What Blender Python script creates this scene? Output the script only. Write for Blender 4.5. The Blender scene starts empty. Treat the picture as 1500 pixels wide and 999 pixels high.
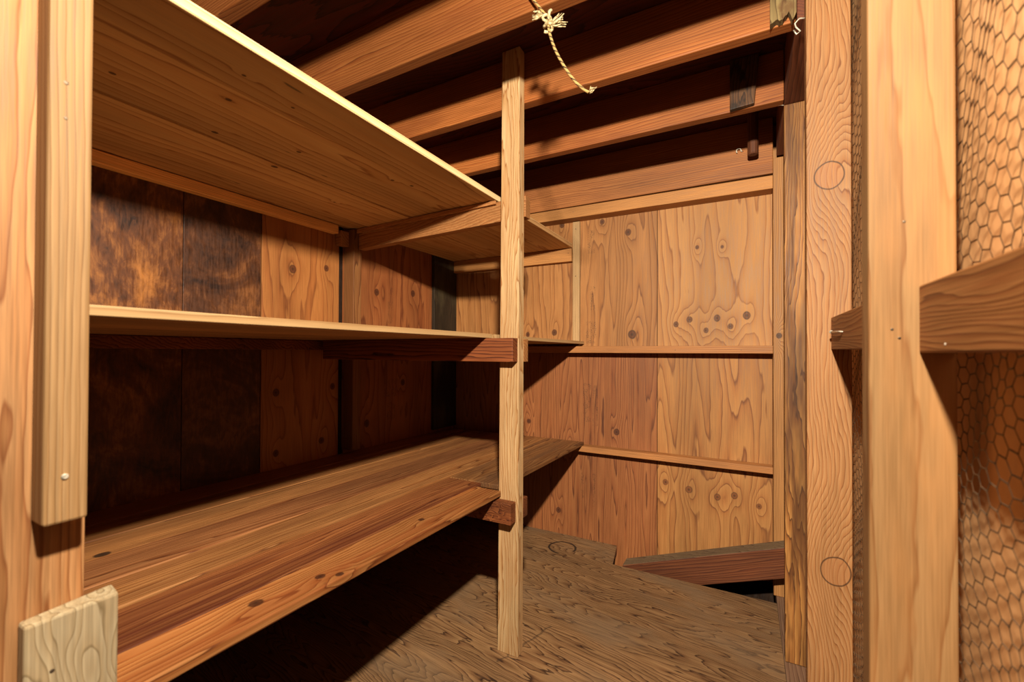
import bpy, bmesh, math, random
from mathutils import Vector, Matrix

random.seed(7)
SC = bpy.context.scene
COL = SC.collection

# ------------------------------------------------------------------ materials
def srgb(r, g, b):
    f = lambda c: (c / 255 / 12.92) if c / 255 <= 0.04045 else ((c / 255 + 0.055) / 1.055) ** 2.4
    return (f(r), f(g), f(b), 1.0)

ALB = .58      # overall reflectance of the aged, unpainted wood

class NT:
    """small helper that writes shader maths"""
    def __init__(s, name):
        s.mat = bpy.data.materials.new(name)
        s.mat.use_nodes = True
        s.t = s.mat.node_tree
        s.t.nodes.clear()
        s.out = s.t.nodes.new('ShaderNodeOutputMaterial')
        s.bsdf = s.t.nodes.new('ShaderNodeBsdfPrincipled')
        s.t.links.new(s.bsdf.outputs[0], s.out.inputs[0])
    def put(s, sock, v):
        if isinstance(v, bpy.types.NodeSocket):
            s.t.links.new(v, sock)
        else:
            sock.default_value = v
    def m(s, op, a, b=None, c=None, clamp=False):
        n = s.t.nodes.new('ShaderNodeMath'); n.operation = op; n.use_clamp = clamp
        s.put(n.inputs[0], a)
        if b is not None: s.put(n.inputs[1], b)
        if c is not None: s.put(n.inputs[2], c)
        return n.outputs[0]
    def add(s, a, b): return s.m('ADD', a, b)
    def sub(s, a, b): return s.m('SUBTRACT', a, b)
    def mul(s, a, b): return s.m('MULTIPLY', a, b)
    def vec(s, x, y, z):
        n = s.t.nodes.new('ShaderNodeCombineXYZ')
        for i, v in enumerate((x, y, z)): s.put(n.inputs[i], v)
        return n.outputs[0]
    def noise(s, v, scale=1.0, detail=2.0, rough=0.5, dist=0.0):
        n = s.t.nodes.new('ShaderNodeTexNoise')
        s.put(n.inputs['Vector'], v)
        n.inputs['Scale'].default_value = scale
        n.inputs['Detail'].default_value = detail
        n.inputs['Roughness'].default_value = rough
        n.inputs['Distortion'].default_value = dist
        return n.outputs['Fac']
    def smooth(s, v, a, b, lo=0.0, hi=1.0):
        n = s.t.nodes.new('ShaderNodeMapRange'); n.interpolation_type = 'SMOOTHSTEP'
        s.put(n.inputs['Value'], v)
        n.inputs['From Min'].default_value = a; n.inputs['From Max'].default_value = b
        n.inputs['To Min'].default_value = lo; n.inputs['To Max'].default_value = hi
        return n.outputs[0]
    def ramp(s, v, stops):
        n = s.t.nodes.new('ShaderNodeValToRGB')
        s.put(n.inputs[0], v)
        e = n.color_ramp.elements
        while len(e) < len(stops): e.new(0.5)
        for el, (p, c) in zip(e, stops):
            el.position = p; el.color = c
        return n.outputs[0]
    def mix(s, fac, a, b, mode='MIX'):
        n = s.t.nodes.new('ShaderNodeMix'); n.data_type = 'RGBA'; n.blend_type = mode
        s.put(n.inputs[0], fac); s.put(n.inputs[6], a); s.put(n.inputs[7], b)
        return n.outputs[2]
    def pos(s):
        g = s.t.nodes.new('ShaderNodeNewGeometry')
        x = s.t.nodes.new('ShaderNodeSeparateXYZ')
        s.t.links.new(g.outputs['Position'], x.inputs[0])
        return x.outputs
    def rnd(s):
        return s.t.nodes.new('ShaderNodeObjectInfo').outputs['Random']

def wood(name, light, mid, dark, axis='Z', across=(90., 30.), w1=8., s1=(7., .9), w2=.6, s2=(45., 5.),
         lat=.55, knots=(), knot_col=(70, 38, 18), knot_push=5., pits=0., dirt=None, dirt_amt=0., dirt_scale=(6., 1.5),
         tone=.35, tone_scale=(5., .8), fiber=.22, rough=.62, stamps=(), seed=0., bump=.25, tilt=0., obj_rand=True,
         vary=.0, extra=None, soft=0., alb=None, plain_knot=False):
    """procedural sawn wood / plywood: growth rings as contour lines of a stretched field.
    axis = grain direction; knots = (across, along, radius) in world metres on the board's face"""
    N = NT(name)
    p = N.pos()
    X, Y, Z = p[0], p[1], p[2]
    if axis == 'Z': a, b, l = X, Y, Z
    elif axis == 'ZY': a, b, l = Y, X, Z
    elif axis == 'X': a, b, l = Y, Z, X
    elif axis == 'XZ': a, b, l = Z, Y, X
    elif axis == 'Y': a, b, l = X, Z, Y
    else: a, b, l = Z, X, Y          # 'YZ'
    if obj_rand:
        r = N.rnd()
        ao = N.add(a, N.mul(r, 17.3)); lo = N.add(l, N.mul(r, 41.7)); bo = N.add(b, N.mul(r, 9.1))
    else:
        r = 0.5
        ao = N.add(a, seed); lo = N.add(l, seed * 1.7); bo = N.add(b, seed * .3)
    if tilt: ao = N.add(ao, N.mul(l, tilt))
    def v(sa, sl, off=0.0):
        return N.vec(N.add(N.mul(ao, sa), off), N.mul(bo, sa), N.mul(lo, sl))
    F = N.add(N.mul(ao, across[0]), N.mul(bo, across[1]))
    n1 = N.noise(v(*s1), 1, 2.0, .5)
    F = N.add(F, N.mul(N.sub(n1, .5), w1 * 2))
    n2 = N.noise(v(s2[0], s2[1], 3.3), 1, 2.0, .6)
    F = N.add(F, N.mul(N.sub(n2, .5), w2 * 2))
    kmask = None
    for (ka, kl, kr) in knots:
        da = N.mul(N.sub(a, ka), 1 / kr)
        dl = N.mul(N.sub(l, kl), 1 / (kr * 1.15))
        d2 = N.add(N.mul(da, da), N.mul(dl, dl))
        d2s = N.add(N.mul(da, da), N.mul(N.mul(dl, dl), .35))
        e = N.m('POWER', 2.718, N.mul(d2s, -1 / 7.0))
        F = N.add(F, N.mul(e, knot_push))
        d = N.m('SQRT', d2)
        km = N.smooth(N.add(d, N.mul(N.sub(n2, .5), .2 if plain_knot else .5)), *((1.0, 1.1) if plain_knot else (.75, 1.15)), 1, 0)
        kmask = (km, d) if kmask is None else (N.m('MAXIMUM', kmask[0], km), N.m('MINIMUM', kmask[1], d))
    saw = N.m('FRACT', F)
    def sat(c, k=1.0):
        g = .3 * c[0] + .59 * c[1] + .11 * c[2]
        return tuple(max(4, min(255, g + (x - g) * k)) for x in c)
    light, mid, dark = sat(light), sat(mid), sat(dark)
    L, Mi, D = [tuple(c * (alb or ALB) for c in srgb(*q)[:3]) + (1.0,) for q in (light, mid, dark)]
    lm = [L[i] * (1 - lat) + Mi[i] * lat for i in range(3)] + [1]
    col = N.ramp(saw, [(0.0, L), (.45, tuple(lm)), (.80, Mi), (.93, D), (1.0, L)])
    if soft:
        g = N.noise(v(s1[0] * 2.2, s1[1] * 2.2, 21.), 1, 2.0, .5)
        col = N.mix(N.smooth(g, .35, .65, soft * .5, min(1, soft * 1.6)), col, tuple(lm))
    # broad tone variation
    n3 = N.noise(v(tone_scale[0], tone_scale[1], 7.7), 1, 3.0, .55)
    tv = N.smooth(n3, .25, .75, 1 - tone, 1 + tone * .6)
    if vary: tv = N.mul(tv, N.add(1 - vary / 2, N.mul(r, vary)))
    tvc = N.vec(tv, tv, tv)
    col = N.mix(1.0, col, tvc, 'MULTIPLY')
    # fibres
    n4 = N.noise(v(420., 9., 1.1), 1, 2.0, .6)
    fv = N.smooth(n4, .25, .75, 1 - fiber, 1 + fiber * .5)
    col = N.mix(1.0, col, N.vec(fv, fv, fv), 'MULTIPLY')
    if dirt is not None:
        n5 = N.noise(v(dirt_scale[0], dirt_scale[1], 13.1), 1, 4.0, .6)
        col = N.mix(N.mul(N.smooth(n5, .45, .68), dirt_amt), col, srgb(*dirt))
    if pits:
        n6 = N.noise(v(60., 14., 5.1), 1, 1.0, .5)
        col = N.mix(N.smooth(n6, .76, .80, 0, pits), col, srgb(*[c * .35 for c in mid]))
    if kmask:
        kc, kc2, kd = [tuple(c * ALB for c in srgb(*[min(255, q * w) for q in knot_col])[:3]) + (1.0,) for w in ((1.0, 1.08, .32) if plain_knot else (1.0, 1.3, .5))]
        kcol = N.ramp(N.m('MULTIPLY', kmask[1], .8), [(0, kc if plain_knot else kd), (.25, kc), (.5, kc2), (.72 if plain_knot else .6, kc), (.82, kd)])
        if plain_knot:      # sound knot: same wood, thin dark rim of bark
            col = N.mix(N.mul(kmask[0], .4), col, kc)
            col = N.mix(N.smooth(N.m('ABSOLUTE', N.sub(N.add(kmask[1], N.mul(N.sub(n2, .5), .2)), 1.0)), .02, .08, .8, 0), col, kd)
        else:
            col = N.mix(N.mul(kmask[0], .9), col, kcol)
    for (a0, a1, l0, l1) in stamps:
        ina = N.mul(N.m('GREATER_THAN', a, a0), N.m('LESS_THAN', a, a1))
        inl = N.mul(N.m('GREATER_THAN', l, l0), N.m('LESS_THAN', l, l1))
        bars = N.m('GREATER_THAN', N.noise(N.vec(N.mul(a, 130.), N.mul(b, 0.), N.mul(l, 300.)), 1, 1.0), .52)
        fade = N.smooth(N.noise(N.vec(N.mul(a, 60.), 2.0, N.mul(l, 25.)), 1, 1.0), .38, .6)
        col = N.mix(N.mul(N.mul(N.mul(ina, inl), bars), N.mul(fade, .5)), col, srgb(38, 24, 16))
    if extra: col = extra(N, col, X, Y, Z, n2)
    N.put(N.bsdf.inputs['Base Color'], col)
    rv = N.smooth(n4, .3, .7, rough - .08, rough + .1)
    N.put(N.bsdf.inputs['Roughness'], rv)
    N.bsdf.inputs['Specular IOR Level'].default_value = .3
    if bump:
        bp = N.t.nodes.new('ShaderNodeBump')
        bp.inputs['Strength'].default_value = bump
        bp.inputs['Distance'].default_value = .0012
        h = N.add(N.mul(n4, .7), N.mul(N.smooth(saw, .6, .93), .5))
        N.put(bp.inputs['Height'], h)
        N.t.links.new(bp.outputs[0], N.bsdf.inputs['Normal'])
    return N.mat

def metal(name, col, rough=.4, metallic=.9):
    N = NT(name)
    p = N.pos()
    n = N.noise(N.vec(N.mul(p[0], 90.), N.mul(p[1], 90.), N.mul(p[2], 90.)), 1, 2.0)
    c = N.mix(N.smooth(n, .4, .7), srgb(*col), srgb(*[x * .6 for x in col]))
    N.put(N.bsdf.inputs['Base Color'], c)
    N.bsdf.inputs['Metallic'].default_value = metallic
    N.bsdf.inputs['Roughness'].default_value = rough
    return N.mat

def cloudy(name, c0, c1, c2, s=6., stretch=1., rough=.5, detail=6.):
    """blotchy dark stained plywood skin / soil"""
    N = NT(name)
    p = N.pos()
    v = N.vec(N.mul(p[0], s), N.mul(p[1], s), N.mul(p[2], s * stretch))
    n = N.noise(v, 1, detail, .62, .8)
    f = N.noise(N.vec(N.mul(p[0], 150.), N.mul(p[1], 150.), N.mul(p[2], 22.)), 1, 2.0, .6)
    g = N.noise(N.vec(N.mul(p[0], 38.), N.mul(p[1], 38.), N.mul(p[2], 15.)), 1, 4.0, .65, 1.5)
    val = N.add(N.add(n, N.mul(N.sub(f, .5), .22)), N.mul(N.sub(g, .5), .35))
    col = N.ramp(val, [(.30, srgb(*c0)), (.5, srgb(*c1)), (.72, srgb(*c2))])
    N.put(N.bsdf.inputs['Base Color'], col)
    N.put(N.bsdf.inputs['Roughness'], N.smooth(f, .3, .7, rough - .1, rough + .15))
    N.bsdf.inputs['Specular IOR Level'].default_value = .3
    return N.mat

M = {}
# joists and framing lumber, reddish old fir
M['joist'] = wood('joist_fir', (218, 134, 66), (190, 104, 44), (132, 64, 24), 'XZ', (120, 90), 5, (9, .9), .5,
                  tone=.35, alb=.52, dirt=(104, 50, 22), dirt_amt=.45)
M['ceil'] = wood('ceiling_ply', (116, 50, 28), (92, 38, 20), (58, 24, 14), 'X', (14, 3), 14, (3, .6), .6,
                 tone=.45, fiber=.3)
M['ledger'] = wood('ledger_fir', (210, 148, 84), (188, 122, 62), (144, 86, 40), 'XZ', (160, 70), 4, (8, .8), .4, tone=.28, alb=.7)
M['rim'] = wood('rim_fir', (200, 128, 68), (170, 100, 48), (120, 66, 30), 'XZ', (110, 80), 5, (9, .7), .5, tone=.35, dirt=(110, 60, 30), dirt_amt=.4)
M['rail'] = wood('rail_fir', (206, 140, 80), (182, 114, 58), (138, 80, 38), 'XZ', (150, 60), 4, (8, .8), .4, tone=.3, alb=.68,
                 dirt=(90, 60, 40), dirt_amt=.3)
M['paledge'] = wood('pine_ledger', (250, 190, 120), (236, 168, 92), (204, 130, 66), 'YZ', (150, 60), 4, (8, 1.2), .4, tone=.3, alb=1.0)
M['batten'] = wood('pine_batten', (226, 184, 130), (208, 160, 104), (176, 124, 72), 'Z', (160, 60), 3, (8, .8), .4, tone=.2)
M['post'] = wood('fir_post', (236, 196, 142), (216, 166, 108), (170, 112, 60), 'Z', (80, 30), 8, (8, 1.0), .9, alb=.62,
                 s2=(50, 7), lat=.4, tone=.25, dirt=(150, 98, 54), dirt_amt=.35, pits=.0)
M['wallstud'] = wood('old_stud', (168, 112, 62), (142, 86, 44), (96, 54, 26), 'Z', (150, 70), 5, (9, .9), .5, tone=.35)
M['cornerstud'] = wood('corner_stud', (204, 146, 84), (180, 118, 62), (138, 82, 40), 'Z', (150, 70), 4, (9, .9), .5, tone=.3,
                       knots=[(.125, .075, .011)])
M['black'] = wood('black_stained', (60, 45, 27), (46, 34, 20), (24, 17, 10), 'ZY', (90, 40), 6, (9, 1.2), .6, tone=.6,
                  dirt=(96, 82, 54), dirt_amt=.3, dirt_scale=(9, 3))
M['fir'] = wood('flat_sawn_fir', (230, 168, 108), (210, 140, 80), (160, 92, 46), 'Z', (130, 20), 14, (6, 1.0), 1.1, s2=(34, 7),
                lat=.5, plain_knot=True, alb=.48, tone=.25, knots=[(.175, .426, .029), (.186, -.516, .029)], knot_col=(190, 124, 74), knot_push=9., obj_rand=False, seed=2.3)
M['big'] = wood('rough_pine_stud', (230, 174, 112), (220, 160, 98), (196, 132, 74), 'Z', (34, 20), 4, (7, .7), .6, tone=.22, alb=.43,
                fiber=.16, dirt=(186, 128, 74), dirt_amt=.5, dirt_scale=(14, 2.2))
M['dirty'] = wood('stained_stud', (210, 146, 76), (166, 102, 46), (88, 50, 20), 'Z', (60, 30), 7, (9, 1.0), 1.0, s2=(40, 7), tone=.5, alb=.5,
                  dirt=(78, 44, 18), dirt_amt=.85, dirt_scale=(30, 2.6), tone_scale=(20, 2.2))
M['block'] = wood('blocking_fir', (196, 130, 70), (172, 102, 48), (132, 72, 30), 'YZ', (130, 40), 5, (14, 1.8), .6, tone=.25)
M['shade_plate'] = wood('plate_fir', (150, 84, 52), (126, 66, 40), (90, 44, 26), 'YZ', (110, 60), 4, (8, .8), .4, tone=.25)
M['soleplate'] = wood('sole_plate', (150, 112, 84), (130, 92, 68), (98, 66, 48), 'Y', (90, 60), 4, (8, .8), .4, tone=.3)
M['nearpost'] = wood('rough_timber', (224, 162, 104), (206, 138, 80), (172, 104, 54), 'ZY', (90, 60), 5, (14, 1.2), .8, tone=.3, alb=.56,
                     pits=.8, fiber=.3, bump=.6)
M['nearboard'] = wood('weathered_strip', (214, 168, 114), (198, 148, 92), (158, 110, 62), 'ZY', (130, 60), 3, (12, .8), .4, tone=.22, alb=.58,
                      dirt=(150, 112, 70), dirt_amt=.4, dirt_scale=(60, 1.2))
M['pale'] = wood('pale_grey_block', (206, 182, 142), (192, 164, 122), (150, 124, 86), 'ZY', (36, 10), 13, (11, 4), .6, s2=(40, 12), tone=.2, alb=.6,
                 rough=.75)
M['bench'] = wood('bench_fir', (196, 136, 80), (168, 104, 54), (112, 60, 28), 'Y', (60, 40), 8, (9, .8), .7, tone=.4,
                  dirt=(84, 42, 20), dirt_amt=.6, dirt_scale=(16, 1.1), vary=.35, rough=.55)
def benchwood(n, l, m, d, **k):
    return wood(n, l, m, d, 'Y', (75, 45), k.pop('w1', 5), (9, .6), .6, tone=.4, dirt_scale=(18, .8), dirt=k.pop('dirt', (84, 42, 20)),
                dirt_amt=k.pop('amt', .55), rough=.55, **k)
M['bench1'] = benchwood('bench_orange', (222, 148, 82), (190, 112, 54), (124, 62, 26), amt=.5, dirt=(120, 58, 24), pits=.8,
                        knots=[(-.794, .482, .012), (-.775, .604, .010), (-.748, .63, .008), (-.80, .95, .009)], knot_col=(64, 32, 16), knot_push=1.5)
M['bench2'] = benchwood('bench_dark', (178, 112, 62), (142, 78, 38), (84, 38, 18), amt=.75, dirt=(72, 28, 14), w1=8)
M['bench3'] = benchwood('bench_tan', (200, 138, 80), (172, 108, 56), (116, 64, 30), amt=.45, knots=[(-1.291, .429, .014)], knot_col=(40, 26, 18), knot_push=1.5)
M['bench4'] = benchwood('bench_brown', (190, 126, 76), (158, 94, 50), (106, 56, 26), amt=.5)
M['benchold'] = wood('bench_old', (190, 130, 74), (158, 98, 50), (104, 58, 28), 'Y', (60, 40), 8, (9, .8), .7, tone=.4,
                     dirt=(74, 50, 34), dirt_amt=.5, dirt_scale=(16, 1.4), vary=.3)
M['lit_midedge'] = wood('lit_mid_edge', (226, 184, 128), (214, 166, 110), (184, 136, 84), 'Y', (200, 60), 2, (6, .5), .4, tone=.12, fiber=.1, alb=.62)  # sapwood edge, lightened in colour as the side facing the lamp
M['shelfpine'] = wood('shelf_pine', (224, 178, 120), (208, 156, 98), (164, 108, 60), 'Y', (26, 40), 4, (6, .5), .4, tone=.22, alb=.74,
                      fiber=.12, pits=.8, vary=.16, knots=[(-1.006, .539, .006), (-1.103, .779, .006), (-1.263, .811, .009), (-1.371, 1.118, .005), (-1.008, 1.046, .006),
                      (-.984, 1.11, .006), (-1.124, .38, .005), (-1.201, .611, .007), (-.88, .5, .004), (-.90, .62, .004)],
                      knot_col=(80, 44, 22), knot_push=.5)
M['lit_shelfedge'] = wood('lit_shelf_edge', (246, 214, 160), (234, 196, 138), (206, 160, 102), 'Y', (200, 60), 2, (6, .5), .4, tone=.1, fiber=.1, alb=.95)  # near-white: lamp light on the front edge painted over pale sapwood
M['midpine'] = wood('mid_shelf', (226, 180, 122), (208, 156, 98), (160, 104, 56), 'Y', (40, 60), 5, (6, .6), .5, tone=.3)
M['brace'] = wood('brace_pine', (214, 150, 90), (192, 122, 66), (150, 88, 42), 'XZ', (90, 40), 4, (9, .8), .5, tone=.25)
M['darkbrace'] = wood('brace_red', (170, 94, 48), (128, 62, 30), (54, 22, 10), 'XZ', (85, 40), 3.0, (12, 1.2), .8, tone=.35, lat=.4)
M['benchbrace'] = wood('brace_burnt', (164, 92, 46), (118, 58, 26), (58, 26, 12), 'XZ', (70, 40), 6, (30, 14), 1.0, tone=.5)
M['grey'] = wood('lichen_board', (168, 142, 92), (144, 118, 74), (96, 74, 44), 'Z', (60, 30), 5, (14, 3), .8, tone=.45,
                 dirt=(84, 52, 28), dirt_amt=.7, dirt_scale=(34, 18), rough=.85)
M['darkcleat'] = wood('dark_cleat', (112, 74, 42), (84, 52, 28), (40, 24, 12), 'Z', (80, 30), 5, (14, 3), .8, tone=.5,
                      dirt=(22, 15, 9), dirt_amt=.8, dirt_scale=(30, 16))
M['dowel'] = wood('stick', (134, 78, 46), (110, 60, 34), (74, 38, 20), 'Z', (120, 60), 3, (9, .9), .4)
M['tilt'] = wood('tilted_timber', (156, 88, 46), (122, 60, 30), (74, 34, 17), 'XZ', (90, 40), 5, (9, 1.0), .6, tone=.45,
                 dirt=(56, 32, 20), dirt_amt=.6, tilt=-.34)
M['dusty'] = wood('dusty_top', (140, 112, 80), (124, 96, 66), (98, 72, 48), 'XZ', (40, 30), 4, (9, 1.0), .6, tone=.2, rough=.85)
# plywood panels
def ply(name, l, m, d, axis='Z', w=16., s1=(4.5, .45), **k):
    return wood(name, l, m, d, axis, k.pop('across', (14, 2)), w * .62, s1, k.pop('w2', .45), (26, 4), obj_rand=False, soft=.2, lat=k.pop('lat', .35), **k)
KUR = [(-.308, .141, .013), (-.245, .163, .014), (-.171, .108, .012), (-.123, .166, .014), (-.065, .125, .013), (.003, .174, .016),
       (-.21, .515, .009), (-.1, .505, .008)]
KLR = [(-.357, -.65, .014), (-.248, -.671, .016), (-.121, -.687, .014), (-.049, -.669, .014), (.051, -.702, .012)]
KUL = [(-1.131, .103, .013), (-.962, .112, .016), (-.545, .632, .017), (-.524, .094, .02), (-.918, .719, .014), (-.685, .706, .015)]
KLL = [(-1.121, -.405, .014), (-.605, -.422, .015), (-.934, -.891, .014), (-.866, -.511, .014)]
STB = [(-.765, -.727, .54, .67), (-.75, -.722, .23, .36), (-.775, -.715, .05, .17), (-.79, -.745, -.38, -.17), (-.735, -.705, -.40, -.18)]
STB2 = [(-.80, -.785, -.80, -.66), (-.735, -.72, -.84, -.66)]
M['ply_ur'] = ply('plywood_upper_right', (206, 146, 84), (188, 124, 66), (146, 86, 42), w=11, knots=KUR, knot_col=(92, 52, 26), knot_push=2.0,
                  tone=.18, seed=1.2, lat=.4)
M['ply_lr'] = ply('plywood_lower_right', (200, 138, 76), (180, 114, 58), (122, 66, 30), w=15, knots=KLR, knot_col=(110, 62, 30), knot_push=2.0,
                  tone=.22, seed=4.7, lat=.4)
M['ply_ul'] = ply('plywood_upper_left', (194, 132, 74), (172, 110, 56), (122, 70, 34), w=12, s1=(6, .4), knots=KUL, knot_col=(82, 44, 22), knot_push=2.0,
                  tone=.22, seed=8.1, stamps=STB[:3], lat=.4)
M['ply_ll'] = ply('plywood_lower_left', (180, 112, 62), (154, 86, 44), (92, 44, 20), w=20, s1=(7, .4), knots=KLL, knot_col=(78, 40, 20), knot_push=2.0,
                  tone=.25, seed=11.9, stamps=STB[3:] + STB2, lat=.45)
KA = [(1.153, .343, .016), (1.317, .374, .013), (1.083, -.167, .014), (1.354, -.16, .014), (1.299, -.397, .014), (1.085, -.411, .013)]
KB = [(1.621, .304, .016), (1.895, .33, .016), (1.559, -.358, .017), (1.816, -.169, .016)]
STL = [(1.70, 1.735, .15, .34), (1.675, 1.785, -.24, -.145), (1.695, 1.765, -.36, -.27)]
M['ply_a'] = ply('plywood_orange', (196, 126, 64), (178, 106, 50), (138, 76, 34), 'ZY', w=8, s1=(6, .4), knots=KA, knot_col=(84, 42, 20), knot_push=1.6,
                 tone=.25, seed=3.4, lat=.4)
M['ply_b'] = ply('plywood_brown', (178, 106, 56), (158, 86, 42), (118, 58, 28), 'ZY', w=10, s1=(6, .4), knots=KB, knot_col=(74, 36, 18), knot_push=1.6,
                 tone=.25, seed=6.2, stamps=STL, lat=.4)
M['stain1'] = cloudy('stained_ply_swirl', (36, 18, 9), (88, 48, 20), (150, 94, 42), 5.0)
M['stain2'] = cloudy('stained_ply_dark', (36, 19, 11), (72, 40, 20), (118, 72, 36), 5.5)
M['void'] = cloudy('dark_backing', (24, 14, 9), (32, 20, 12), (40, 26, 16), 9.)
M['soil'] = cloudy('soil', (40, 30, 22), (58, 44, 32), (80, 62, 46), 12.)
M['tan'] = cloudy('tan_sheathing', (200, 146, 94), (214, 160, 106), (222, 172, 120), 3.0, .6, .7, 3.)

def floor_extra(N, col, X, Y, Z, n2):
    # dark round ring left by a can, open on one side
    dx = N.sub(X, -.845); dy = N.sub(Y, 2.125)
    d = N.m('SQRT', N.add(N.mul(dx, dx), N.mul(dy, dy)))
    wob = N.mul(N.sub(n2, .5), .016)
    ring = N.smooth(N.m('ABSOLUTE', N.sub(N.add(d, wob), .068)), .0035, .0075, 1, 0)
    ang = N.m('ARCTAN2', dy, dx)
    gap = N.smooth(N.m('ABSOLUTE', N.add(ang, .85)), .45, .75)
    col = N.mix(N.mul(N.mul(ring, gap), .9), col, srgb(24, 17, 12))
    # worn crack beside the shelf post
    cx = N.sub(X, N.add(-.69, N.mul(N.sub(Y, 1.34), .32)))
    cr = N.smooth(N.m('ABSOLUTE', N.add(cx, N.mul(N.sub(n2, .5), .03))), .002, .007, 1, 0)
    ry = N.mul(N.m('GREATER_THAN', Y, 1.24), N.m('LESS_THAN', Y, 1.50))
    return N.mix(N.mul(N.mul(cr, ry), .55), col, srgb(52, 36, 24))
M['floor'] = wood('floor_ply', (170, 126, 82), (134, 92, 56), (58, 32, 17), 'X', (40, 5), 14, (7, 1.1), .9, (38, 8), tone=.35, lat=.4, alb=.52,
                  dirt=(104, 82, 60), dirt_amt=.6, dirt_scale=(5, 2), obj_rand=False, seed=5.5, fiber=.3, extra=floor_extra, bump=.5, tilt=.12)
M['steel'] = metal('nail_steel', (226, 214, 190), .4, .25)
M['dullsteel'] = metal('dull_nail', (120, 104, 86), .5)
M['wire'] = metal('rusty_wire', (104, 78, 54), .6, .5)

def rope_mat():
    N = NT('rope_fibre')
    p = N.pos()
    w = N.m('SINE', N.add(N.mul(p[2], 620.), N.mul(p[0], 420.)))
    n = N.noise(N.vec(N.mul(p[0], 200.), N.mul(p[1], 200.), N.mul(p[2], 200.)), 1, 2.0)
    c = N.mix(N.smooth(w, .2, .7), srgb(182, 148, 88), srgb(44, 32, 20))
    c = N.mix(N.smooth(n, .4, .7, 0, .4), c, srgb(170, 130, 72))
    N.put(N.bsdf.inputs['Base Color'], c)
    N.bsdf.inputs['Roughness'].default_value = .85
    return N.mat
M['rope'] = rope_mat()
def tuft_mat():
    N = NT('frayed_fibre')
    p = N.pos()
    n = N.noise(N.vec(N.mul(p[0], 160.), N.mul(p[1], 160.), N.mul(p[2], 160.)), 1, 2.0)
    N.put(N.bsdf.inputs['Base Color'], N.mix(N.smooth(n, .4, .65), srgb(212, 192, 146), srgb(140, 118, 76)))
    N.bsdf.inputs['Roughness'].default_value = .9
    return N.mat
M['tuft'] = tuft_mat()

# ------------------------------------------------------------------ geometry helpers
def add_hex(bm, c, bev=.0018, mi=0):
    """c: 8 corners (x0y0z0, x1y0z0, x1y1z0, x0y1z0, then the same at the top)"""
    t = bmesh.new()
    v = [t.verts.new(p) for p in c]
    for f in ((0, 3, 2, 1), (4, 5, 6, 7), (0, 1, 5, 4), (1, 2, 6, 5), (2, 3, 7, 6), (3, 0, 4, 7)):
        t.faces.new([v[i] for i in f])
    if bev:
        bmesh.ops.bevel(t, geom=list(t.edges), offset=bev, segments=2, profile=.5, affect='EDGES')
    bmesh.ops.recalc_face_normals(t, faces=list(t.faces))
    for f in t.faces: f.material_index = mi
    tmp = bpy.data.meshes.new('tmp'); t.to_mesh(tmp); t.free()
    bm.from_mesh(tmp); bpy.data.meshes.remove(tmp)

def corners(x0, x1, y0, y1, z0, z1):
    return [(x0, y0, z0), (x1, y0, z0), (x1, y1, z0), (x0, y1, z0), (x0, y0, z1), (x1, y0, z1), (x1, y1, z1), (x0, y1, z1)]

def box(x0, x1, y0, y1, z0, z1, bev=.0018, bm=None, mi=0):
    if bm is None: bm = bmesh.new()
    add_hex(bm, corners(x0, x1, y0, y1, z0, z1), bev, mi)
    return bm

def hexa(c, bev=.0018):
    bm = bmesh.new(); add_hex(bm, c, bev); return bm

def tube(bm, pts, rad, seg=8, cap=True):
    """swept tube along points; rad a number or list"""
    pts = [Vector(p) for p in pts]
    rs = rad if isinstance(rad, (list, tuple)) else [rad] * len(pts)
    rings = []
    up = Vector((0, 0, 1))
    prev = None
    for i, p in enumerate(pts):
        t = (pts[min(i + 1, len(pts) - 1)] - pts[max(i - 1, 0)]).normalized()
        if prev is None:
            n = t.cross(up)
            if n.length < 1e-3: n = t.cross(Vector((1, 0, 0)))
            n.normalize()
        else:
            n = (prev - t * prev.dot(t)).normalized()
        prev = n
        b = t.cross(n)
        rings.append([bm.verts.new(p + (n * math.cos(k * 2 * math.pi / seg) + b * math.sin(k * 2 * math.pi / seg)) * rs[i]) for k in range(seg)])
    for r0, r1 in zip(rings, rings[1:]):
        for k in range(seg):
            bm.faces.new([r0[k], r0[(k + 1) % seg], r1[(k + 1) % seg], r1[k]])
    if cap:
        bm.faces.new(rings[0][::-1]); bm.faces.new(rings[-1])
    return bm

def obj(name, bm, mats, parent=None, smooth=False, origin=None):
    me = bpy.data.meshes.new(name)
    bmesh.ops.recalc_face_normals(bm, faces=list(bm.faces))
    if origin is None:
        xs = [v.co for v in bm.verts]
        origin = Vector(((min(v.x for v in xs) + max(v.x for v in xs)) / 2, (min(v.y for v in xs) + max(v.y for v in xs)) / 2, min(v.z for v in xs)))
    origin = Vector(origin)
    for v in bm.verts: v.co -= origin
    bm.to_mesh(me); bm.free()
    for mt in (mats if isinstance(mats, (list, tuple)) else [mats]): me.materials.append(mt)
    if smooth:
        for p in me.polygons: p.use_smooth = True
    o = bpy.data.objects.new(name, me); COL.objects.link(o)
    if parent is not None:
        o.parent = parent
        o.location = origin - Vector(parent['_o'])
    else:
        o.location = origin
    o['_o'] = list(origin)
    return o

def empty(name, loc):
    o = bpy.data.objects.new(name, None); COL.objects.link(o)
    o.location = loc; o.empty_display_size = .05
    o['_o'] = list(loc)
    return o

def tag(o, label, cat, group=None):
    o['label'] = label; o['category'] = cat
    if group: o['group'] = group
    return o

def struct(o):
    o['kind'] = 'structure'; return o

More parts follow.
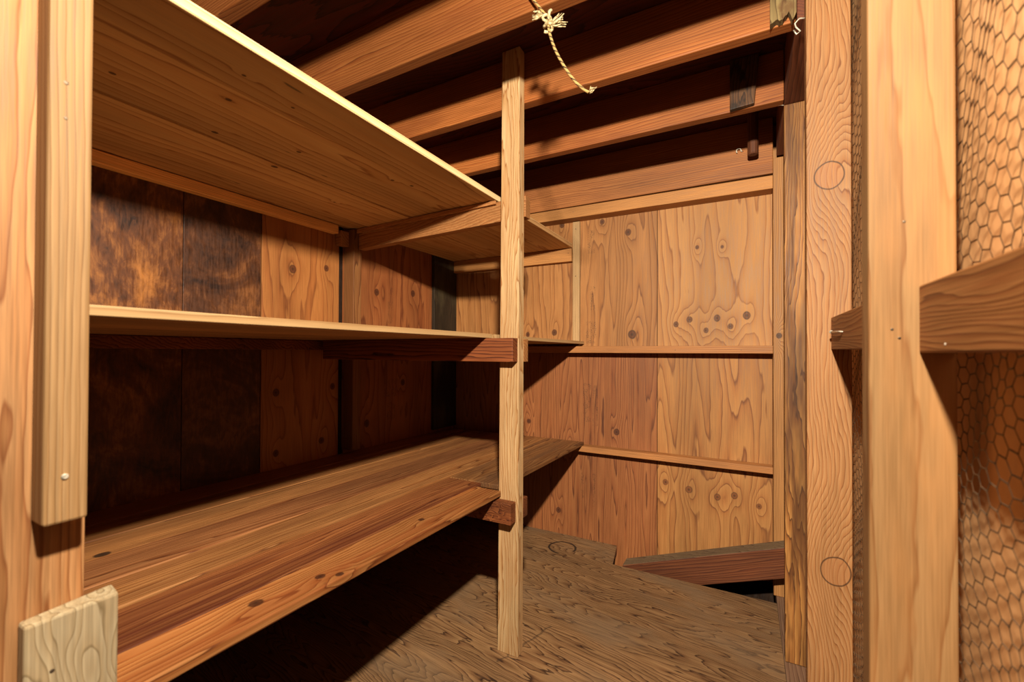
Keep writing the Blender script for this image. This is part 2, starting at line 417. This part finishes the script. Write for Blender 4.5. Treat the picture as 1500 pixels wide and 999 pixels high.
def nail(parent, p, n, r=.0028, mat='dullsteel', out=.0012):
    """a nail or screw head seated in a face: disc with a domed rim, axis n"""
    p = Vector(p); n = Vector(n)
    bm = bmesh.new()
    tube(bm, [p - n * .002, p + n * out * .6, p + n * out], [r, r, r * .72], 12)
    return obj('nail', bm, M[mat], parent)

CZ = 1.035      # underside of the ceiling boards
FZ = -1.02      # floor surface
XL, YB = -1.665, 2.287

# ------------------------------------------------------------------ setting
b = bmesh.new()
box(XL - .05, .24, -1.3, 2.077, FZ - .018, FZ, .0, b)
box(XL - .05, -.60, 2.077, YB, FZ - .018, FZ, .0, b)
b2 = bmesh.new()
box(XL, .109, -1.3, 2.077, FZ - .018, FZ, .001, b2)
add_hex(b2, [(XL, 2.077, FZ - .018), (-.567, 2.077, FZ - .018), (-.602, YB - .002, FZ - .018), (XL, YB - .002, FZ - .018),
             (XL, 2.077, FZ), (-.567, 2.077, FZ), (-.602, YB - .002, FZ), (XL, YB - .002, FZ)], 0)
b.free()
struct(obj('floor', b2, M['floor']))
struct(obj('ground', box(XL - .1, .3, -1.3, 2.4, -1.40, -1.30, 0), M['soil']))
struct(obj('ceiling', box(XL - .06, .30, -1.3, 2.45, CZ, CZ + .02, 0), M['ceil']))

# back wall: backing + four plywood sheets with open seams
b = bmesh.new()
box(XL - .06, .30, YB + .014, YB + .05, -1.30, CZ, 0, b, 0)
box(XL, -.3985, YB, YB + .012, -1.28, .006, .001, b, 1)
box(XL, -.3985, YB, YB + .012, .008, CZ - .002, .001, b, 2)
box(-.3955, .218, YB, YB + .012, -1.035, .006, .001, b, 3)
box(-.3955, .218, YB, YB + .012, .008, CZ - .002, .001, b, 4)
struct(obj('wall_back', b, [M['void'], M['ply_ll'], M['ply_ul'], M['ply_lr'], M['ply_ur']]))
# left wall sheets
b = bmesh.new()
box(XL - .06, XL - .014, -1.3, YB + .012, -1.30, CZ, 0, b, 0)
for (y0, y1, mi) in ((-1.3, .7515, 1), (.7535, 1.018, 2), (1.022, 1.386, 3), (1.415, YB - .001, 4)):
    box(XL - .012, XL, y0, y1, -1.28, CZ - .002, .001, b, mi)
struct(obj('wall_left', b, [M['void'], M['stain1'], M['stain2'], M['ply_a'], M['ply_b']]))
# right wall sheathing seen through the wire
struct(obj('wall_right', box(.244, .264, .40, YB + .012, -1.30, CZ, 0), M['tan']))

# ------------------------------------------------------------------ ceiling joists
JO = [(.608, .646, 'reddish ceiling joist nearest the viewer, cut off by the top shelf edge'),
      (.974, 1.012, 'reddish ceiling joist with the yellow rope knotted below its lit edge'),
      (1.328, 1.367, 'ceiling joist touching the back of the free standing shelf post top'),
      (1.724, 1.763, 'ceiling joist carrying the short dark hanging cleat on its face'),
      (2.2, 2.24, 'deepest ceiling joist, directly above the ledger on the back wall')]
JX1 = [.205, .205, .114, .114, .104]
for i, (y0, y1, lab) in enumerate(JO):
    zb = .86 if i < 4 else .787
    jb = bmesh.new()
    if i == 2:   # notched round the post top
        box(XL + .002, JX1[i], y0 + .0495, y1 + .045, zb, CZ - .001, .003, jb)
        jb.free(); jb = box(XL + .002, JX1[i], y0, y1, zb, CZ - .001, .003)
    else:
        box(XL + .002, JX1[i], y0, y1, zb, CZ - .001, .003, jb)
    tag(obj('ceiling_joist', jb, M['rim' if i == 4 else 'joist']), lab, 'joist', 'joists under the ceiling boards')

# ------------------------------------------------------------------ shelf posts and studs
# free standing post in the middle of the picture (leans a touch); its top runs up in front of the joist
py0, py1 = 1.289, 1.327
sc = py0 / 1.337
def postx(z):  # left edge x for height
    return -.777 + (z + 1.03) / 2.08 * .010
zt = CZ - .001
z0 = FZ
P0x, P0r = postx(z0) * sc, -.696 * sc
P1x, P1r = postx(1.05) * sc, -.697 * sc
cpost = hexa([(P0x, py0, z0), (P0r, py0, z0), (P0r, py1, z0), (P0x, py1, z0),
              (P1x, py0, zt), (P1r, py0, zt), (P1r, py1, zt), (P1x, py1, zt)], .002)
tag(obj('shelf_post', cpost, M['post']), 'pale free standing fir post in the middle, holding up the shelf fronts', 'post')

# near left timber post
tag(obj('corner_post', box(-.80, -.712, .03, .221, FZ, CZ - .001, .004), M['nearpost']),
    'rough orange timber post at the far left edge of the view', 'post')
nb = obj('nailed_strip', box(-.7118, -.675, .174, .211, -.194, CZ - .002, .003), M['nearboard'])
tag(nb, 'tall weathered wood strip nailed onto the rough left post', 'board')
nail(nb, (-.675, .191, -.142), (1, 0, 0), .0032, 'steel', .002)
nail(nb, (-.675, .188, .302), (1, 0, 0), .0022, 'dullsteel', .0006)
nail(nb, (-.675, .188, .262), (1, 0, 0), .0018, 'dullsteel', .0006)
pb = hexa([(-.7118, .165, FZ), (-.690, .165, FZ), (-.690, .246, FZ), (-.7118, .246, FZ),
           (-.7118, .165, -.302), (-.690, .165, -.302), (-.690, .246, -.302), (-.7118, .246, -.296)], .003)
po = obj('wood_block', pb, M['pale'])
tag(po, 'pale grey wood block with swirling grain in the bottom left corner', 'block')
nail(po, (-.690, .187, -.362), (1, 0, 0), .0022, 'dullsteel', .0006)

# stud on the left wall between the shelves, black board in the corner
ws = hexa(corners(XL + .001, -1.60, 1.413, 1.46, -.4585, .568), .002)
tag(obj('wall_stud', ws, M['wallstud']), 'short brown stud standing on the bench against the left wall', 'stud')
tag(obj('corner_board', box(XL + .001, XL + .022, 2.06, YB - .001, -.4685, CZ - .002, .002), M['black']),
    'black stained upright board in the back left corner', 'board')
tag(obj('wall_stud', box(XL + .001, -1.60, 1.413, 1.453, FZ, -.4975, .002), M['wallstud']),
    'brown stud in the shadow under the bench at the left wall', 'stud')

# right wall framing
tag(obj('wall_stud', box(.104, .143, 2.2, YB - .001, -1.049, .852, .002), M['cornerstud']),
    'slim stud in the back right corner where the wall rails end', 'stud')
tag(obj('wall_stud', box(.116, .205, 1.748, 1.786, -1.0485, .853, .002), M['dirty']),
    'dark stained dirty stud, second upright from the back right corner', 'stud')
fs = obj('wall_stud', box(.130, .218, 1.27, 1.308, -1.0485, CZ - .002, .002), M['fir'])
tag(fs, 'smooth fir stud with two round knots on its face', 'stud')
bs = obj('wall_stud', box(.137, .220, .70, .738, -1.0485, CZ - .002, .003), M['big'])
tag(bs, 'wide pale stud nearest the viewer on the right, beside the wire', 'stud')
for (x, z) in ((.160, .03), (.167, .019), (.172, .163)): nail(bs, (x, .70, z), (0, -1, 0), .0016, 'dullsteel', .0005)
tp = hexa([(.116, 1.32, .855), (.205, 1.32, .855), (.205, 2.19, .855), (.116, 2.19, .855),
           (.116, 1.32, CZ - .002), (.205, 1.32, CZ - .002), (.205, 2.19, CZ - .002), (.116, 2.19, CZ - .002)], .002)
tag(obj('top_plate', tp, M['shade_plate']), 'reddish plate running over the tops of the right wall studs', 'beam')
tag(obj('sole_plate', box(.1125, .235, -1.25, YB - .001, -1.089, -1.05, .002), M['soleplate']),
    'dusty plate on the ground under the right wall studs', 'beam')

fb = hexa([(.178, .74, .005), (.2175, .74, .005), (.2175, 1.2695, .009), (.178, 1.2695, .009),
           (.178, .74, .085), (.2175, .74, .085), (.2175, 1.2695, .085), (.178, 1.2695, .085)], .002)
fb = obj('blocking_board', fb, M['block'])
tag(fb, 'short reddish block with a bent nail, between the two right studs', 'block')
bn = bmesh.new()
tube(bn, [(.1785, 1.125, .045), (.1745, 1.130, .0455), (.1735, 1.14, .046), (.1735, 1.235, .0495)], [.0016, .0018, .0018, .0018], 8)
tube(bn, [(.1735, 1.234, .0495), (.1735, 1.237, .0495)], .0038, 10)
obj('nail', bn, M['steel'], fb, True)['label'] = 'bright bent nail'
nbk = obj('blocking_board', box(.185, .2195, .41, .6995, .001, .083, .0025), M['block'])
tag(nbk, 'reddish board butting into the wide near stud at the right edge', 'block')
nail(nbk, (.185, .62, .010), (-1, 0, 0), .0014, 'steel', .0006)

# ------------------------------------------------------------------ chicken wire on the right wall
def chicken_wire():
    bm = bmesh.new()
    s = .0124; dy = 1.5 * s; dz = math.sqrt(3) * s
    X = .2245
    def warp(y, z):
        k = max(0.0, (z - .12) / .9)
        zz = z + .012 * k * math.sin(y * 23 + z * 3) + .004 * math.sin(z * 19 + y * 7) + .03 * k * math.sin(y * 9)
        kk = min(1.0, max(0.0, (z - .10) * 4))
        zz += .30 * kk * (z - .10) + .35 * (.62 - y) * min(1.0, k * 1.6) * .35
        zz += .003 * math.sin(y * 61 + z * 47)
        k2 = max(0.0, (-.1 - z) / .9)
        zz += .010 * k2 * math.sin(y * 30 + z * 11)
        yy = y + .0025 * math.sin(z * 53 + y * 29) + .006 * math.sin(z * 9 + y * 12) + .008 * k2 * math.sin(z * 25)
        return yy, zz
    def pt(y, z, d=0.0):
        yy, zz = warp(y, z)
        return Vector((X + .0035 * math.sin(y * 31 + z * 17) + d, yy, zz))
    def seg(a, c, r):
        d = (c - a).normalized()
        n = d.cross(Vector((1, 0, 0)))
        n.normalize()
        m = Vector((1, 0, 0))
        vs = []
        for p in (a, c):
            vs.append([bm.verts.new(p + (n * math.cos(t) + m * math.sin(t)) * r) for t in (0, 2.094, 4.189)])
        for k in range(3):
            bm.faces.new([vs[0][k], vs[0][(k + 1) % 3], vs[1][(k + 1) % 3], vs[1][k]])
    y0 = .42
    for i in range(int((1.99 - y0) / dy)):
        cy = y0 + i * dy
        z = -1.04 + (dz / 2 if i % 2 else 0)
        while z < .80:
            # vertices of the hexagon: right, upper right, upper left, left
            R = (cy + s, z); UR = (cy + s / 2, z + dz / 2); UL = (cy - s / 2, z + dz / 2); LL = (cy - s, z)
            seg(pt(*UL), pt(*UR), .0010)          # twisted pair
            seg(pt(*UR), pt(*R), .0005)
            seg(pt(*UL), pt(*LL), .0005)
            z += dz
    return bm
cw = obj('chicken_wire', chicken_wire(), M['wire'], origin=(.2255, 1.0, FZ))
tag(cw, 'rusty hexagonal chicken wire stretched over the tan right wall', 'wire mesh')

# ------------------------------------------------------------------ bench (lowest shelf)
def board(name, parent, x0, x1, y0, y1, z0a, z0b, th, mat, bev=.002, jx=.0):
    """flat board along Y; top height z0a at y0 and z0b at y1"""
    c = [(x0, y0, z0a - th), (x1, y0, z0a - th), (x1 + jx, y1, z0b - th), (x0 + jx, y1, z0b - th),
         (x0, y0, z0a), (x1, y0, z0a), (x1 + jx, y1, z0b), (x0 + jx, y1, z0b)]
    return obj(name, hexa(c, bev), mat, parent)
def benchz(y): return -.460 + (y - .225) / (2.255 - .225) * -.024
be = empty('lower_shelf', (-1.2, 1.24, -.49))
tag(be, 'worn plank bench, the lowest and widest shelf along the left wall', 'shelf')
NEAR = [(-.842, -.736), (-.990, -.846), (-1.120, -.9945), (-1.268, -1.1245), (-1.405, -1.2725), (-1.535, -1.4095), (XL + .002, -1.5395)]
BM = ('bench1', 'bench2', 'bench3', 'bench4', 'bench3', 'bench3', 'bench4')
for k, (x0, x1) in enumerate(NEAR):
    wob = random.uniform(-.0028, .0028)
    y1 = (py0 - .002, 1.334)[k] if k < 2 else 2.252 + random.uniform(-.004, .006)
    board('board', be, x0, x1, .226, y1, benchz(.226) + wob, benchz(y1) + wob, .018, M[BM[k]], .0025)
for (x0, x1) in ((-.9055, -.772), (-.990, -.909)):
    y1 = 2.252 + random.uniform(-.004, .006)
    board('board', be, x0, x1, 1.336, y1, benchz(1.336), benchz(y1), .018, M['benchold'], .0025)

# ------------------------------------------------------------------ middle shelf and top shelf
def lit_edge(o):
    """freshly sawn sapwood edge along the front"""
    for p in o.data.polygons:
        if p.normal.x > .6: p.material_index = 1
ms = empty('middle_shelf', (-1.2, 1.24, .047))
tag(ms, 'middle shelf with a sawn front edge coloured as lit, between bench and top shelf', 'shelf')
for (x0, x1, y0, y1) in ((-1.02, -.775, .226, py0 - .001), (-1.24, -1.023, .226, 1.33), (-1.45, -1.243, .226, 1.33), (XL + .003, -1.453, .226, 1.33)):
    o = board('board', ms, x0, x1, y0, y1, .062, .0625, .015, [M['midpine'], M['lit_midedge']], .0015)
    if x1 == -.775: lit_edge(o)
for (x0, x1, y0, y1) in ((-1.02, -.782, py1 + .001, 2.28), (-1.24, -1.023, 1.332, 2.28), (-1.45, -1.243, 1.332, 2.28), (XL + .024, -1.453, 1.46, 2.05)):
    o = board('board', ms, x0, x1, y0, y1, .0625, .060, .015, [M['midpine'], M['lit_midedge']], .0015)
    if x1 == -.782: lit_edge(o)

ts = empty('top_shelf', (-1.25, .8, .575))
tag(ts, 'highest shelf of wide pine boards with a white lit front edge', 'shelf')
TB = [(-.951, -.79), (-1.240, -.955), (-1.520, -1.2445), (XL + .006, -1.523)]
def tzb(x): return .546 + (-.79 - x) * .0335
for k, (x0, x1) in enumerate(TB):
    dz = (0, .002, -.0005, .0015)[k]
    za, zb, y1 = tzb(x0) + dz, tzb(x1) + dz, (1.376, 1.408, 1.44, 1.463)[k]
    c = [(x0, .226, za), (x1, .226, zb), (x1, y1, zb), (x0, y1, za), (x0, .226, za + .021), (x1, .226, zb + .021), (x1, y1, zb + .021), (x0, y1, za + .021)]
    o = obj('board', hexa(c, .0022), [M['shelfpine'], M['lit_shelfedge']], ts)
    if k == 0: lit_edge(o)
tf = empty('top_shelf', (-1.25, 1.8, .575))
tag(tf, 'rear section of the top shelf, behind the middle post and brace', 'shelf')
for (x0, x1, y1) in ((-1.06, -.836, 2.245), (-1.33, -1.063, 2.245), (-1.64, -1.333, 2.245)):
    board('board', tf, x0, x1, 1.485, y1, .597, .597, .022, M['shelfpine'], .0022, jx=-.004 if x1 > -1 else 0)

# braces that carry the shelves from the post to the wall
def brace(name, x0, x1, ya, yb, za, zb, h, mat, label, th=.037, ha=None):
    """runs along X; ya/yb front y at the left/right end; za/zb underside"""
    ha = ha or h
    c = [(x0, ya, za), (x1, yb, zb), (x1, yb + th, zb), (x0, ya + th, za),
         (x0, ya, za + ha), (x1, yb, zb + h), (x1, yb + th, zb + h), (x0, ya + th, za + ha)]
    o = obj(name, hexa(c, .002), mat)
    tag(o, label, 'brace')
    return o
brace('shelf_brace', -1.598, -.667, 1.44, py1 + .001, .478, .466, .074, M['brace'],
      'pale brace under the top shelf, running behind the middle post', ha=.072)
tag(obj('shelf_cleat', hexa([(-1.598, 1.427, .5515), (-.79, 1.3315, .530), (-.79, 1.3395, .530), (-1.598, 1.4385, .5515),
                             (-1.598, 1.427, .570), (-.79, 1.3315, .5435), (-.79, 1.3395, .5435), (-1.598, 1.4385, .570)], .001), M['brace']),
    'thin strip tucked along the top of the pale upper brace', 'board')
tag(obj('shelf_cleat', box(XL + .001, -1.628, 1.365, 1.4115, .488, .555, .002), M['brace']),
    'small block beside the top of the left wall stud', 'block')
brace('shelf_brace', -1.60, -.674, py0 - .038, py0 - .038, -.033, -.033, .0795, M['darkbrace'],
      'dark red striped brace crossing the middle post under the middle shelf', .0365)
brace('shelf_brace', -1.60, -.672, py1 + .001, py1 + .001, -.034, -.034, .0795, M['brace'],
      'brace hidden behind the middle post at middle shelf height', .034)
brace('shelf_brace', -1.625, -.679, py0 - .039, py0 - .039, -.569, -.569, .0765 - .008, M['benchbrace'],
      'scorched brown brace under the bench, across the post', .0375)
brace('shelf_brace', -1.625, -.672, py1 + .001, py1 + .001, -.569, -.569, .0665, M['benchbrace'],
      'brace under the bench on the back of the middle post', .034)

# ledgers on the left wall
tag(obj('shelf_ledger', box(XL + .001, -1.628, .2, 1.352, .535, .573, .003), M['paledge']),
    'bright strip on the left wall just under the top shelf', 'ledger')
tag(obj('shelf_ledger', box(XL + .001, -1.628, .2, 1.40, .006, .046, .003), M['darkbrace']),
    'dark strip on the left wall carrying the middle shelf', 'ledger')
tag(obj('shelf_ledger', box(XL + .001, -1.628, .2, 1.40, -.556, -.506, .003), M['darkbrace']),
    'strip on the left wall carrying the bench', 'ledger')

# ------------------------------------------------------------------ rails on the back wall
def rail(label, x0, x1, y0, za, zb, h, mat, name='wall_rail'):
    c = [(x0, y0, za), (x1, y0, zb), (x1, YB - .001, zb), (x0, YB - .001, za),
         (x0, y0, za + h), (x1, y0, zb + h), (x1, YB - .001, zb + h), (x0, YB - .001, za + h)]
    o = obj(name, hexa(c, .002), mat)
    tag(o, label, 'rail')
    return o
r1 = rail('long rail across the back wall at middle shelf height', XL + .024, .1035, 2.205, -.003, -.003, .0355, M['rail'])
r2 = rail('low rail across the back wall beside the bench end', XL + .024, .1035, 2.225, -.532, -.534, .030, M['rail'])
r3 = rail('upper ledger along the top of the back wall plywood', XL + .024, .1035, 2.205, .728, .722, .0575, M['ledger'])
r4 = rail('ledger under the rear top shelf, ending at the batten', XL + .024, -.8465, 2.25, .502, .502, .072, M['ledger'])
for o, x, z in ((r1, -.3, .012), (r1, -.02, .013), (r3, -.82, .757)):
    nail(o, (x, 2.205, z), (0, -1, 0), .0018, 'dullsteel', .0006)
nail(r4, (-.865, 2.25, .548), (0, -1, 0), .0022, 'dullsteel', .0006)
bt = obj('batten', box(-.8445, -.805, 2.264, YB - .001, .0335, .7205, .002), M['batten'])
tag(bt, 'thin pale batten standing upright on the back wall rail', 'batten')
for z in (.68, .42, .06): nail(bt, (-.826, 2.264, z), (0, -1, 0), .0028, 'dullsteel', .0008)

# tilted timber behind the floor edge
yf, yb_ = 2.118, 2.198
def tz(x): return -1.039 + (x + .547) * .343
tl = hexa([(-.53, yf, tz(-.53) - .128), (.2, yf, tz(.2) - .128), (.2, yb_, tz(.2) - .128), (-.53, yb_, tz(-.53) - .128),
           (-.53, yf, tz(-.53)), (.2, yf, tz(.2)), (.2, yb_, tz(.2)), (-.53, yb_, tz(-.53))], .003)
tl = obj('timber', tl, [M['tilt'], M['dusty']])
for p in tl.data.polygons:
    if p.normal.z > .7: p.material_index = 1
tag(tl, 'dusty tilted timber rising from the floor gap at the back right', 'timber')

# ------------------------------------------------------------------ odds and ends on the joists
dc = hexa([(-.050, 1.702, .857), (.026, 1.702, .862), (.026, 1.7235, .862), (-.050, 1.7235, .857),
           (-.050, 1.702, CZ - .002), (.040, 1.702, CZ - .002), (.040, 1.7235, CZ - .002), (-.050, 1.7235, CZ - .002)], .003)
tag(obj('hanging_cleat', dc, M['darkcleat']), 'short dark mouldy cleat nailed on a joist near the right studs', 'cleat')
dw = bmesh.new()
tube(dw, [(.0265, 2.12, .851), (.0265, 2.12, .856), (.0265, 2.12, CZ - .002)], [.017, .021, .021], 16)
tag(obj('hanging_stick', dw, M['dowel'], smooth=False), 'thick brown stick hanging down in front of the deepest joist', 'stick')
# weathered broken board end, ragged lower edge
def ragged():
    bm = bmesh.new()
    n = 14
    x0, x1, y0, y1 = .056, .1135, 1.305, 1.3265
    low = [.858 + .012 * math.sin(k * 1.9) * (k / n) + .010 * (random.random() - .3) + (.018 if k in (9, 10) else 0) for k in range(n + 1)]
    F = []
    for y in (y0, y1):
        F.append(([bm.verts.new((x0 + (x1 - x0) * k / n, y, low[k])) for k in range(n + 1)],
                  [bm.verts.new((x0 + (x1 - x0) * k / n, y, CZ - .002)) for k in range(n + 1)]))
    for k in range(n):
        bm.faces.new([F[0][0][k], F[0][0][k + 1], F[0][1][k + 1], F[0][1][k]])
        bm.faces.new([F[1][0][k + 1], F[1][0][k], F[1][1][k], F[1][1][k + 1]])
        bm.faces.new([F[0][0][k + 1], F[0][0][k], F[1][0][k], F[1][0][k + 1]])
        bm.faces.new([F[0][1][k], F[0][1][k + 1], F[1][1][k + 1], F[1][1][k]])
    bm.faces.new([F[0][0][0], F[0][1][0], F[1][1][0], F[1][0][0]])
    bm.faces.new([F[0][0][n], F[1][0][n], F[1][1][n], F[0][1][n]])
    return bm
tag(obj('board_stub', ragged(), M['grey']), 'grey green weathered board stub with a ragged broken end', 'board')

# wire hooks
def hook(pts, r, label, name='wall_hook'):
    bm = bmesh.new(); tube(bm, pts, r, 8)
    o = obj(name, bm, M['steel'], smooth=True)
    tag(o, label, 'hook'); return o
hk = []
for k in range(13):
    t = -0.3 + k / 12 * 4.4
    hk.append((-.0285 + .0095 * math.cos(t), 2.188, .908 + .0095 * math.sin(t)))
hook([(-.012, 2.199, .906), (-.0165, 2.192, .905)] + hk, .0021, 'small white cup hook beside the hanging stick')
hook([(.129, 1.2885, .835), (.118, 1.288, .838), (.1085, 1.288, .828), (.111, 1.288, .818), (.120, 1.288, .805), (.112, 1.288, .800), (.106, 1.288, .812)],
     .0017, 'bent wire hook on the edge of the knotty fir stud')
hook([(.1163, 1.765, .86), (.1105, 1.760, .861), (.084, 1.752, .862)], .0015, 'bare nail sticking out beside the dirty stud top', 'wall_nail')

# rope tied below the second joist
rp = empty('rope', (-.415, .955, .80))
tag(rp, 'short yellow rope with a frayed knot hanging from the ceiling joist', 'rope')
def ypt(x, z, y=.955):
    k = y / .93
    return (x * k, y, z * k)
R1 = [ypt(-.505, .935), ypt(-.478, .893), ypt(-.460, .865), ypt(-.445, .840), ypt(-.427, .813), ypt(-.414, .793)]
R2 = [ypt(-.412, .785), ypt(-.409, .768), ypt(-.405, .747), ypt(-.399, .727), ypt(-.392, .707), ypt(-.381, .683), ypt(-.369, .660), ypt(-.354, .634), ypt(-.338, .611), ypt(-.322, .593), ypt(-.310, .583)]
bm = bmesh.new(); tube(bm, R1, .0030, 8); obj('cord', bm, M['rope'], rp, True)
bm = bmesh.new(); tube(bm, R2, .0034, 8); obj('cord', bm, M['rope'], rp, True)
bm = bmesh.new()
kc = Vector(ypt(-.411, .780))
ks = []
for k in range(40):
    t = k / 39 * 2 * math.pi * 2.6
    ks.append(kc + Vector((.0095 * math.sin(t) + .002 * math.sin(2.3 * t), .006 * math.cos(1.7 * t), .021 - .042 * k / 39 + .007 * math.cos(t))))
tube(bm, ks, .0036, 8); obj('knot', bm, M['tuft'], rp, True)['label'] = 'pale tangled knot'
def tuft(center, direction, n, ln, r):
    bm = bmesh.new()
    d = Vector(direction).normalized()
    c = Vector(center)
    for k in range(n):
        w = Vector((random.uniform(-1, 1), random.uniform(-1, 1), random.uniform(-1, 1))) * .55
        e = (d + w).normalized()
        m1 = c + e * ln * .5 + Vector((0, 0, .004 * random.uniform(-1, 1)))
        en = c + e * ln * random.uniform(.75, 1.1) + Vector((random.uniform(-1, 1), 0, random.uniform(-1, 1))) * .006
        tube(bm, [c, m1, en], [r, r * .9, r * .5], 6)
    return bm
obj('frayed_end', tuft(ypt(-.425, .800), (-1, .05, .35), 16, .026, .0024), M['tuft'], rp, True)
obj('frayed_end', tuft(ypt(-.404, .768), (1, .05, .25), 20, .034, .0020), M['tuft'], rp, True)
obj('frayed_end', tuft(ypt(-.310, .583), (1, .02, .15), 8, .014, .0016), M['tuft'], rp, True)

# ------------------------------------------------------------------ light
ld = bpy.data.lights.new('work_lamp', 'POINT')
ld.energy = 86.0
ld.color = (1.0, .915, .76)
ld.shadow_soft_size = .03
ld.use_nodes = True
nt = ld.node_tree
em = nt.nodes.get('Emission') or nt.nodes.new('ShaderNodeEmission')
fo = nt.nodes.new('ShaderNodeLightFalloff')
fo.inputs['Strength'].default_value = 1.0
mx = nt.nodes.new('ShaderNodeMath'); mx.operation = 'MULTIPLY_ADD'
mx.inputs[1].default_value = .45
nt.links.new(fo.outputs['Constant'], mx.inputs[0])
nt.links.new(fo.outputs['Linear'], mx.inputs[2])
nt.links.new(mx.outputs[0], em.inputs['Strength'])
lo = bpy.data.objects.new('work_lamp', ld); COL.objects.link(lo)
lo.location = (-.01, .09, .65)

W = bpy.data.worlds.new('world'); SC.world = W
W.use_nodes = True
bg = W.node_tree.nodes['Background']
bg.inputs[0].default_value = (1.0, .88, .74, 1)
bg.inputs[1].default_value = .02

# ------------------------------------------------------------------ camera
f_px, yaw, pitch, roll, cy = 634.6, math.radians(28.393), math.radians(.527), math.radians(.2172), 509.8
fw = Vector((-math.sin(yaw) * math.cos(pitch), math.cos(yaw) * math.cos(pitch), math.sin(pitch)))
rt = Vector((math.cos(yaw), math.sin(yaw), 0)); up = rt.cross(fw)
rt2 = rt * math.cos(roll) + up * math.sin(roll); up2 = up * math.cos(roll) - rt * math.sin(roll)
cd = bpy.data.cameras.new('camera'); co = bpy.data.objects.new('camera', cd); COL.objects.link(co)
co.matrix_world = Matrix((rt2, up2, -fw)).transposed().to_4x4()
cd.sensor_width = 36.0; cd.sensor_fit = 'HORIZONTAL'
cd.lens = f_px / 1500 * 36
cd.shift_y = (cy - 499.5) / 1500
cd.clip_start = .02
cd.dof.use_dof = True; cd.dof.focus_distance = 1.9; cd.dof.aperture_fstop = 4.5
SC.camera = co

vs = SC.view_settings
SC.display_settings.display_device = 'sRGB'
vs.view_transform = 'Standard'; vs.look = 'None'; vs.gamma = 1.0; vs.use_curve_mapping = False
vs.exposure = 0.0
SC.cycles.use_denoising = True
SC.cycles.max_bounces = 10
SC.cycles.diffuse_bounces = 6
for o in bpy.data.objects:
    if '_o' in o: del o['_o']
